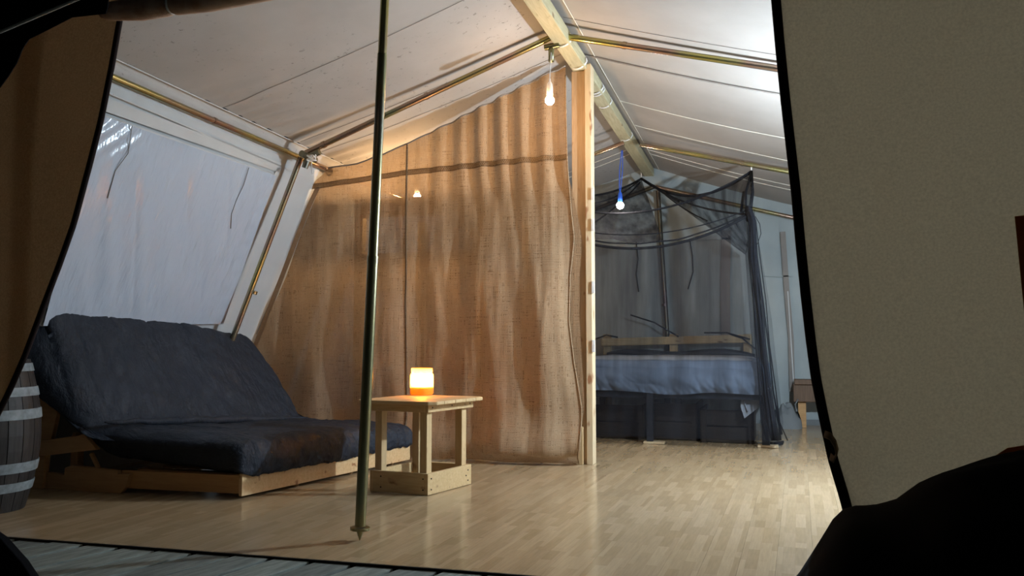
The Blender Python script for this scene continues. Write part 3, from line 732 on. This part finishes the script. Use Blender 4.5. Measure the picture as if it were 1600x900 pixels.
# candle jar
jp = fl(659, 617, TZ); jp.z = TZ+.001
jr = thing('candle_jar', jp, 'amber glass jar with a burning candle, standing on the side table', 'candle')
R_ = .073
MB().lathe(jp, [(R_*.90, 0), (R_, .012), (R_, .115), (R_*.97, .128), (R_*.88, .134), (R_*.88, .139), (R_*.93, .142), (R_*.88, .147), (R_*.93, .151), (R_*.88, .156), (R_*.90, .165), (R_*.87, .165), (R_*.85, .13), (R_*.93, .11), (R_*.94, .01)], 40, caps=False).obj('glass', 'jar', jr, True)
o = MB()
wx = o.lathe(jp+V((0, 0, .006)), [(R_*.90, 0), (R_*.91, .045), (R_*.6, .043), (R_*.3, .040)], 32).obj('wax', 'wax', jr, 'auto')
MB().tube([jp+V((0, 0, .045)), jp+V((.002, 0, .070))], .0018, 6).obj('wick', 'gap', wx)
MB().lathe(jp+V((0, 0, .066)), [(.001, 0), (.008, .008), (.011, .020), (.008, .036), (.0035, .050), (.0005, .060)], 14).obj('flame', 'flame', jr, True)

# ================================================================ BARREL
bc = V((-3.86, 3.27, 0)); 
ba = thing('wooden_barrel', bc, 'dark oak barrel with pale painted hoops, left of the futon behind the door flap', 'barrel')
BH = .76
def brd(z): t = z/BH; return .185+.062*math.sin(math.pi*min(1, max(0, t)))
ns = 20
for k in range(ns):
    a0 = 2*math.pi*k/ns+.008; a1 = 2*math.pi*(k+1)/ns-.008; o = MB(); vs = []; fs = []; nzs = 10
    for i in range(nzs+1):
        z = BH*i/nzs; r = brd(z)
        for rr_, a in ((r, a0), (r, (a0+a1)/2), (r, a1), (r-.022, a1), (r-.022, a0)): vs.append(bc+V((rr_*math.cos(a), rr_*math.sin(a), z)))
    for i in range(nzs):
        for q in range(5): fs.append((i*5+q, i*5+(q+1) % 5, (i+1)*5+(q+1) % 5, (i+1)*5+q))
    fs += [(4, 3, 2, 1, 0), tuple(nzs*5+q for q in range(5))]
    o.add(vs, fs).obj('stave', 'stave', ba)
MB().lathe(bc, [(.18, BH-.03), (.01, BH-.028)], 24).obj('lid', 'stave', ba)
for z0, z1 in ((.10, .145), (.195, .245), (.46, .51), (.575, .62), (.70, .74)):
    MB().lathe(bc, [(brd(z0)-.004, z0), (brd(z0)+.005, z0), (brd((z0+z1)/2)+.005, (z0+z1)/2), (brd(z1)+.005, z1), (brd(z1)-.004, z1)], 40, caps=False).obj('hoop', 'hoop', ba, 'auto')

# ================================================================ BED
bed = thing('double_bed', (-.85, 7.95, 0), 'dark metal framed double bed with a blue-grey sheet, under the black net', 'bed')
BY0, BY1, BX0, BX1 = 7.10, 8.86, -1.80, -.105
def barb(a, b_, w, h, name, m='bedm', up=(0, 0, 1)): return MB().beam(a, b_, w, h, up).obj(name, m, bed, bevel=.004)
for x, y in ((BX1, BY0), (-1.035, BY0-.03), (BX0, BY0), (BX1, BY1), (-1.0, BY1), (BX0, BY1), (-1.0, 8.0)):
    barb(V((x, y, .018)), V((x, y, .42)), .062 if x != -1.035 else .055, .05, 'leg', up=(0, 1, 0))
barb(V((BX0, BY0, .405)), V((BX1, BY0, .405)), .04, .055, 'side_rail'); barb(V((BX0, BY1, .405)), V((BX1, BY1, .405)), .04, .055, 'side_rail')
barb(V((BX0, BY0, .405)), V((BX0, BY1, .405)), .04, .055, 'end_rail'); barb(V((BX1, BY0, .405)), V((BX1, BY1, .405)), .04, .055, 'end_rail')
barb(V((-1.0, BY0, .405)), V((-1.0, BY1, .405)), .04, .04, 'centre_rail')
for k in range(12): barb(V((BX0, lerp(7.25, 8.8, k/11), .438)), V((BX1, lerp(7.25, 8.8, k/11), .438)), .05, .01, 'slat')
# mattress with gathered sheet
mx0, mx1, my0, my1, mz0, mz1 = BX0-.03, BX1+.02, BY0-.06, BY1, .44, .70
def rrect(u, hx, hy, rc):   # uniform walk around a rounded rectangle, returns point and outward normal
    ax, ay = hx-rc, hy-rc; q = math.pi/2*rc; L_ = [2*ax, q, 2*ay, q, 2*ax, q, 2*ay, q]; s_ = u*sum(L_); k = 0
    while k < 7 and s_ > L_[k]: s_ -= L_[k]; k += 1
    if k == 0: return -ax+s_, -hy, 0, -1
    if k == 2: return hx, -ay+s_, 1, 0
    if k == 4: return ax-s_, hy, 0, 1
    if k == 6: return -hx, ay-s_, -1, 0
    cx_, cy_, a0 = {1: (ax, -ay, -90), 3: (ax, ay, 0), 5: (-ax, ay, 90), 7: (-ax, -ay, 180)}[k]
    a = math.radians(a0)+s_/rc; return cx_+rc*math.cos(a), cy_+rc*math.sin(a), math.cos(a), math.sin(a)
def matt(u, v):   # v from bottom hem to top centre
    cxm, cym = (mx0+mx1)/2, (my0+my1)/2; hx, hy = (mx1-mx0)/2, (my1-my0)/2
    x, y, nx, ny = rrect(u, hx, hy, .11); per = u*7.2
    if v < .5:
        t = v/.5; z = lerp(mz0, mz1-.05, t); out = .022*math.sin(math.pi*t)
        w_ = per*13+6*nz(per*1.3, 1)+1.6*t*nz(per*.8, 7)*3
        g = sm(.95, .0, t)*.020*(abs(math.sin(w_*1.5+1.8*t))**.6-.5)+.016*nz(per*4+1.5*t, t*2)+sm(.8, 0, t)*.012*nz(per*22+4*t, t*3, 4)
        hem = sm(.3, 0, t)*.05*nz(per*1.7, 3)
        return V((cxm+x+nx*(out+g), cym+y+ny*(out+g), z+hem-.01))
    t = (v-.5)/.5; kk = 1-t
    rnd_ = math.sqrt(max(0, 1-max(0, (kk-.9)/.1)**2))
    z = mz1-.06+.05*rnd_+.014*math.sin(math.pi*min(1, t*1.2))+.005*nz(x*kk*5, y*kk*5)
    return V((cxm+x*kk, cym+y*kk, z))
o = MB(); o.grid(matt, 760, 60)
ms = o.obj('mattress_sheet', 'sheet', bed, True)
# pale top layer
def topl(u, v):
    x = lerp(mx0+.02, mx1-.12, u); y = lerp(my0+.10+.02*nz(u*3, 0), my1-.10, v); e = min(u, 1-u, v, 1-v)
    return V((x, y, mz1+.004+.012*sm(0, .12, e)+.006*nz(u*7, v*4)-.008*sm(.06, 0, e)))
MB().grid(topl, 60, 40).obj('top_sheet', 'sheetp', bed, True)
# headboard
hY = 8.93
MB().beam(aY(940, 535, hY), aY(1172, 529, hY), .04, .085).obj('head_rail', 'head', bed, bevel=.01)
for px_ in (948, 1052, 1168):
    a = aY(px_, 522, hY-.0); MB().beam(V((a.x, hY+.03, .02)), V((a.x, hY+.03, a.z)), .09, .03, (0, 1, 0)).obj('head_post', 'head', bed, bevel=.01)
# folded blanket edge by headboard
MB().tube([V((lerp(-1.75, -.22, k/20), 8.86, .715+.02*math.sin(k*.5))) for k in range(21)], [.02+.035*math.sin(math.pi*k/20)**.6 for k in range(21)], 12).obj('bolster', 'bedm', bed, True)
# blocks under feet
for (x, y, lb) in ((-1.0, BY0-.03, 'pale wooden block under the middle bed leg'), (-.09, BY0, 'pale wooden block under the right front bed leg')):
    tag(MB().box((x, y, .0095), (.17 if x < -.5 else .16, .10, .017)).obj('wood_block', 'postp', None, bevel=.002), lb, 'block')
# hanging corner of cloth
ck = MB(); pp = [aY(1158, 624, 7.16), aY(1187, 626, 7.16), aY(1184, 638, 7.14), aY(1163, 654, 7.12), aY(1157, 636, 7.14)]
ck.prism(pp, (0, .012, 0)); ck.tube([pp[0]+V((.02, -.006, -.01)), pp[3]+V((.03, -.01, .06))], .007, 6)
ck.obj('sheet_corner', 'sheetp', ms, bevel=.004)
# storage under the bed
for i, (x, wd, zh, yy) in enumerate(((-1.47, .70, .30, 7.62), (-.88, .42, .32, 7.66), (-.42, .44, .28, 7.58))):
    lb = ('dark wooden crate under the bed at its left end', 'dark wooden crate under the middle of the bed', 'dark wooden crate under the right end of the bed')[i]
    cr = thing('storage_crate', (x, yy, 0), lb, 'crate')
    for k in range(2): MB().box((x, yy-.30, (k+.5)*zh/2), (wd, .016, zh/2-.012)).obj('panel', 'box', cr)
    for s in (-1, 1): MB().box((x+s*(wd/2-.008), yy, zh/2), (.016, .584, zh)).obj('side_panel', 'box', cr)
    MB().box((x, yy, zh/2), (wd-.04, .56, .02)).obj('base_panel', 'box', cr)
    for s in (-1, 1): MB().box((x+s*(wd/2-.03), yy-.315, zh/2), (.04, .012, zh)).obj('batten', 'box', cr)

# ================================================================ MOSQUITO NET
nt = thing('mosquito_net', (-.8, 7.9, 0), 'black mosquito net slung from the roof over the bed', 'net')
NA = aY(1002, 279, 8.8)      # apex hook near ridge
NR = aY(1174, 268, 7.5)      # right hook on roof pole
NL = aY(860, 300, 7.5)       # left hook, behind post
BR = aY(1172, 335, 6.98); BL_ = aY(840, 352, 6.98)     # front bottom corners of the canopy
def sagline(a, b_, s, n=24, j=0):
    return [lerp(a, b_, k/n)+V((.0, 0, -s*4*(k/n)*(1-k/n)+.006*j*nz(k*.5, j))) for k in range(n+1)]
def sheet(l1, l2, m, name, nv=10, bulge=0, nseed=0):
    n = len(l1)-1
    return MB().grid(lambda u, v: lerp(l1[round(u*n)], l2[round(u*n)], v)+V((0, -bulge*math.sin(math.pi*v)+.02*nz(u*8, v*3, nseed), .02*nz(u*6, v*2, nseed+3))), n, nv).obj(name, m, nt, True)
n = 40
lineAR = sagline(NA, NR, .20, n); lineAL = sagline(NA, NL, .10, n)
frontTop = sagline(BL_, BR, .24, n)
skirtTop = sagline(BL_+V((0, .01, -.0)), BR, .24, n)
sheet(lineAR, [lerp(V((-.30, 8.85, 1.75)), BR, k/n)+V((0, 0, -.10*math.sin(math.pi*k/n))) for k in range(n+1)], 'netc', 'canopy_side', 10, 0, 1)
sheet(lineAL, sagline(lerp(BL_, BR, .55)+V((0, .8, -.10)), BL_, .05, n), 'netc', 'canopy_side', 10, 0, 2)
# front skirt from sagging rope down in front of bed to the floor
FBm = [V((lerp(-2.1, -.06, k/n), 6.92+.03*nz(k*.4, 2), .07+.012*nz(k*.3, 1))) for k in range(n+1)]
MB().grid(lambda u, v: lerp(frontTop[round(u*n)], FBm[round(u*n)], v)+V((0, .022*nz(u*14+v*1.5, v*1.2, 5)*(.3+v), 0)), n, 24).obj('front_skirt', 'net', nt, True)
def rope(pts, r, name='gathered_edge', m='netb'): return MB().tube(pts, r, 7).obj(name, m, nt, True)
rope(frontTop, .012); rope([p+V((0, .02, .022+.012*nz(i*.2, 3))) for i, p in enumerate(sagline(BL_, BR, .22, n))], .007)
rope([p+V((0, .03, .05)) for p in sagline(BL_, BR, .17, n)], .005)
rope(lineAR, .013); rope(lineAL, .011)
rope(sagline(NA, aY(1060, 315, 8.2), .0, 10), .014)
rope(sagline(NR, aY(925, 331, 7.5), .13, n), .010)
rope(sagline(aY(1035, 300, 8.5), BR, .05, n), .009); rope(sagline(aY(925, 350, 7.6), aY(1000, 285, 8.7), .03, 20), .008)
rope(sagline(aY(1040, 305, 8.5), aY(1105, 345, 8.0), .02, 20), .006); rope(sagline(aY(925, 318, 7.6), NA, .05, 20), .007)
rope([NR, lerp(NR, BR, .5)+V((-.04, 0, 0)), BR+V((-.03, 0, 0))], .010); rope([NR, lerp(NR, BR, .5)+V((.015, 0, 0)), BR], .014)
rope([aY(1162, 300, 7.5), aY(1158, 330, 7.4), aY(1168, 345, 7.3)], .012)
# gathered column at the right front corner
colp = [aY(*p, 6.93) for p in [(1168, 322), (1174, 345), (1178, 400), (1184, 470), (1190, 540), (1197, 610), (1203, 660), (1208, 688)]]
for (dx, dy, r, k) in ((0, 0, .020, 0), (.028, -.01, .013, 1), (-.024, .012, .010, 2), (.048, .02, .007, 3), (-.045, .02, .006, 4), (.012, -.02, .012, 5), (.066, .01, .005, 6)):
    rope([p+V((dx*(.4+i/7)+.026*nz(i*.8, k), dy, .0)) for i, p in enumerate(colp)], [r*(.75+.5*abs(nz(i*.7, k+4))+.05*i) for i in range(8)], 'gathered_fold')
# loose side sheet right of the column, to the floor
lt = [aY(*p, 7.3) for p in [(1178, 340), (1190, 400), (1206, 500), (1216, 590), (1224, 660), (1222, 690)]]
sheet([lerp(colp[0], colp[-1], k/5)+V((0, .02, 0)) for k in range(6)], lt, 'netl', 'side_skirt', 10, 0, 3)
sheet([lerp(V((-.30, 8.85, 1.75)), V((-.25, 8.85, .72)), k/20) for k in range(21)], [lerp(V((-.16, 7.1, 1.95)), V((-.10, 7.1, .5)), k/20) for k in range(21)], 'net', 'side_skirt', 16, 0, 4)
# trailing hem knots on the floor
P0 = aY(1214, 650, 7.2)
rope([aY(1212, 640, 7.2), aY(1217, 660, 7.2), aY(1221, 678, 7.2), aY(1213, 681, 7.2), aY(1210, 665, 7.2)], .012, 'trailing_hem')
h0 = fl(1202, 697)
rope([h0+V((.0, 0, .02)), h0+V((.05, .02, .025)), h0+V((.11, .05, .03)), h0+V((.10, .0, .025)), h0+V((.04, -.03, .018))], .014, 'trailing_hem')
# loose tangled ends at headboard
for a, b_ in (((930, 530), (965, 527)), ((1140, 522), (1180, 545)), ((985, 492), (1060, 526)), ((1100, 520), (1172, 530))):
    rope([aY(*a, 8.9), aY((a[0]+b_[0])/2, (a[1]+b_[1])/2-5, 8.9), aY(*b_, 8.88)], .008, 'loose_end')
MB().tube([aY(*p, 7.4) for p in [(1180, 338), (1187, 350), (1189, 365), (1184, 380), (1180, 386)]], .003, 5).obj('hang_cord', 'blk', nt)
MB().tube([NR+V((0, 0, .01)), NR+V((0, .0, .05))], .006, 6).obj('hook_tie', 'wcord', nt)
MB().tube([NA, NA+V((0, 0, .06))], .004, 6).obj('hook_tie', 'wcord', nt)

# ================================================================ RIGHT REAR CORNER
sp_ = fl(1254, 668); 
sl = thing('wooden_stool', sp_, 'brown wooden stand by the back wall, partly behind the right door flap', 'stool')
a = sp_
MB().box(a+V((.0, .03, .19)), (.075, .05, .38)).obj('leg', 'futw', sl, bevel=.003)
MB().box(a+V((.30, .03, .19)), (.075, .05, .38)).obj('leg', 'futw', sl, bevel=.003)
MB().box(a+V((.10, .0, .34)), (.36, .08, .17)).obj('apron', 'brownc', sl, bevel=.006)
MB().box(a+V((.12, .05, .45)), (.38, .22, .05)).obj('seat', 'brownc', sl, bevel=.006)
bgp = fl(1228, 669)
bg = thing('grey_bag', bgp, 'grey soft bag lying at the foot of the back wall', 'bag')
def bagf(u, v):
    a = 2*math.pi*u; ph = math.pi*v/2
    r = 1+.18*nz(math.cos(a)*1.5, math.sin(a)*1.5, v*2)
    return bgp+V((.17*math.cos(a)*math.cos(ph)*r, .10*math.sin(a)*math.cos(ph)*r, .19*math.sin(ph)**.9*(1+.5*nz(u*5, v*3)+.12*math.sin(u*40+v*9))))
MB().grid(bagf, 40, 14).obj('body', 'bagm', bg, True)
MB().tube([bgp+V((.1, -.05, .17)), bgp+V((.09, -.06, .24)), bgp+V((.12, -.06, .29))], .006, 6).obj('strap', 'bagm', bg)

# ================================================================ DOOR FLAPS AND FOREGROUND
def flap(edge, Y, xo, zlo, m, name, label, dip, side, bend=0):
    pts = [aY(*p, Y) for p in edge]; pts.sort(key=lambda p: p.z)
    prof = [(p.z, p.x) for p in pts]; z0, z1 = prof[0][0], prof[-1][0]
    t = thing(name, pts[0], label, 'tent flap')
    def fn(u, v):
        z = lerp(z0, z1, v); x = interp(prof, z); X = lerp(x, xo, u)
        return V((X, Y+.02*nz(X*4, z*.8, 2)*min(1, u*6)+bend*u*u+dip(X, z), z))
    MB().grid(fn, 60, 60).obj('canvas', m, t, True, solid=.004)
    MB().tube([V((interp(prof, lerp(z0, z1, k/60))+side*.006, Y-.002, lerp(z0, z1, k/60))) for k in range(61)], .0105, 8).obj('edge_binding', 'bind', t, True)
    return t, prof
rt, rp = flap([(1203, -60), (1208, 0), (1214, 70), (1222, 150), (1231, 230), (1239, 300), (1246, 380), (1254, 460), (1262, 530), (1270, 590), (1282, 650), (1296, 715), (1314, 775), (1320, 798), (1322, 830)], 1.9, 1.6, 0, 'flap', 'door_flap',
     'grey-brown canvas door flap with a dark bound edge filling the right side', lambda X, z: .015*math.exp(-((X-(.165+.02*z))/.015)**2)*sm(1.2, .6, z), 1)
lpf, _ = flap([(205, -20), (190, 30), (178, 100), (160, 190), (142, 260), (118, 350), (95, 415), (70, 480), (42, 555), (18, 610), (0, 645), (-60, 790), (-110, 900)], 2.4, -4.0, 0, 'flapl', 'door_flap',
     'dark brown canvas door flap with a black bound edge on the left side', lambda X, z: 0, -1)
lp = thing('strap_loop', aY(1292, 688, 1.88), 'tan webbing loop on the inner edge of the right door flap', 'strap')
MB().grid(lambda u, v: aY(*[(1287, 683), (1296, 686), (1303, 697), (1306, 710), (1301, 722), (1296, 718)][round(u*5)], 1.875)+V((.004*v, .012*v-.02*math.sin(u*3), .012*v)), 5, 2).obj('webbing', 'strap', lp, True, solid=.003)
# black awning canvas with bright rod, top left
aw = thing('awning', aY(60, 20, 2.1), 'black awning canvas hanging across the top left corner', 'awning')
ap = [(125, 0), (170, -12), (168, 10), (165, 21), (112, 27), (75, 46), (45, 61), (34, 78), (26, 98), (12, 120), (0, 136), (-200, 420), (-200, 138), (0, 53)]
MB().prism([aY(*p, 2.12) for p in ap], (0, .003, 0)).obj('canvas', 'black', aw)
MB().prism([aY(*p, 2.12) for p in [(-200, -250), (700, -250), (420, -52), (125, -7), (0, 46), (-200, 131)]], (0, .02, 0)).obj('canvas', 'black', aw)
MB().tube([aY(-150, 113, 2.13), aY(0, 50, 2.13), aY(125, -3, 2.13), aY(260, -30, 2.13)], .0065, 8).obj('rod', 'white', aw, True)
rc = thing('rolled_canvas', aY(280, 12, 2.3), 'brown canvas door rolled up and tied under the awning', 'canvas roll')
c_ = [aY(158, 22, 2.3), aY(172, 18, 2.3), aY(220, 13, 2.3), aY(262, 7, 2.3), aY(268, 7, 2.3), aY(275, 5, 2.3), aY(330, -1, 2.3), aY(420, -20, 2.3), aY(520, -45, 2.3)]
MB().tube(c_, [.014, .032, .042, .040, .030, .040, .040, .042, .042], 20).obj('roll', 'rollc', rc, True)
MB().tube([aY(272+4*math.sin(k*.6), 7, 2.3)+V((0, -.0+-.002+.036*math.cos(k*.6), .036*math.sin(k*.6)+.005)) for k in range(22)], .004, 6).obj('tie', 'wcord', rc, True)
# black heap bottom right
hp_prof = [(-.06, .36), (.02, .44), (.055, .50), (.085, .555), (.105, .575), (.15, .583), (.19, .594), (.227, .625), (.26, .645), (.302, .664), (.34, .675), (.38, .686), (.5, .69), (.7, .66), (.9, .6), (1.0, .5)]
hp = thing('black_bundle', (.45, 1.5, -.03), 'large black cloth-covered bundle filling the bottom right corner', 'bundle')
HPL = V((.0, 1.52))
def heap(u, v):
    X = lerp(-.06, 1.0, u); zt = interp(hp_prof, X); a = lerp(0, math.pi, v)
    y = 1.5-.30*math.cos(a)*(1 if math.cos(a) > 0 else .7); z = -.03+(zt+.03)*math.sin(a)**.5
    return V((X+.008*nz(X*7, v*5), y+.015*nz(X*5, v*6), z+.012*nz(X*9, v*9)*math.sin(a)))
hb = MB(); hb.grid(heap, 60, 40); hb.obj('cover', 'black', hp, True)
MB().prism([aY(*p, 1.878) for p in [(1586, 338), (1660, 330), (1670, 470), (1604, 520)]], (0, .003, 0)).obj('sewn_patch', 'patch', rt)
MB().prism([aY(*p, 1.878) for p in [(1556, 712), (1575, 700), (1640, 690), (1640, 760), (1556, 760)]], (0, .003, 0)).obj('sewn_patch', 'patch', rt)
# black strap bottom left
bl = thing('black_cloth', aY(20, 880, 2.2), 'black cloth edge hanging into the bottom left corner', 'cloth')
MB().prism([aY(*p, 2.0) for p in [(-60, 800), (0, 842), (14, 858), (32, 878), (48, 902), (60, 940), (-60, 960)]], (0, .03, 0)).obj('cloth', 'black', bl, bevel=.004)
pw = fl(1245, 896, -.01)
tag(MB().tube([pw+V((-.02, 0, 0)), pw+V((.035, -.005, 0))], .008, 10).obj('tent_peg', 'steel', None, 'auto'), 'small pale metal peg end at the bottom edge beside the black bundle', 'peg')

# groups for repeated things
for o_ in list(COL.objects):
    if o_.parent is None and 'label' in o_:
        b_ = o_.name.split('.')[0]
        g_ = {'hanging_bulb': 'bulbs hanging in the tent', 'frame_pole': 'poles of the tent frame', 'door_flap': 'canvas door flaps', 'wood_block': 'wooden blocks under the bed legs',
              'storage_crate': 'crates stored under the bed', 'ridge_beam': 'ridge beams'}.get(b_)
        if g_: o_['group'] = g_
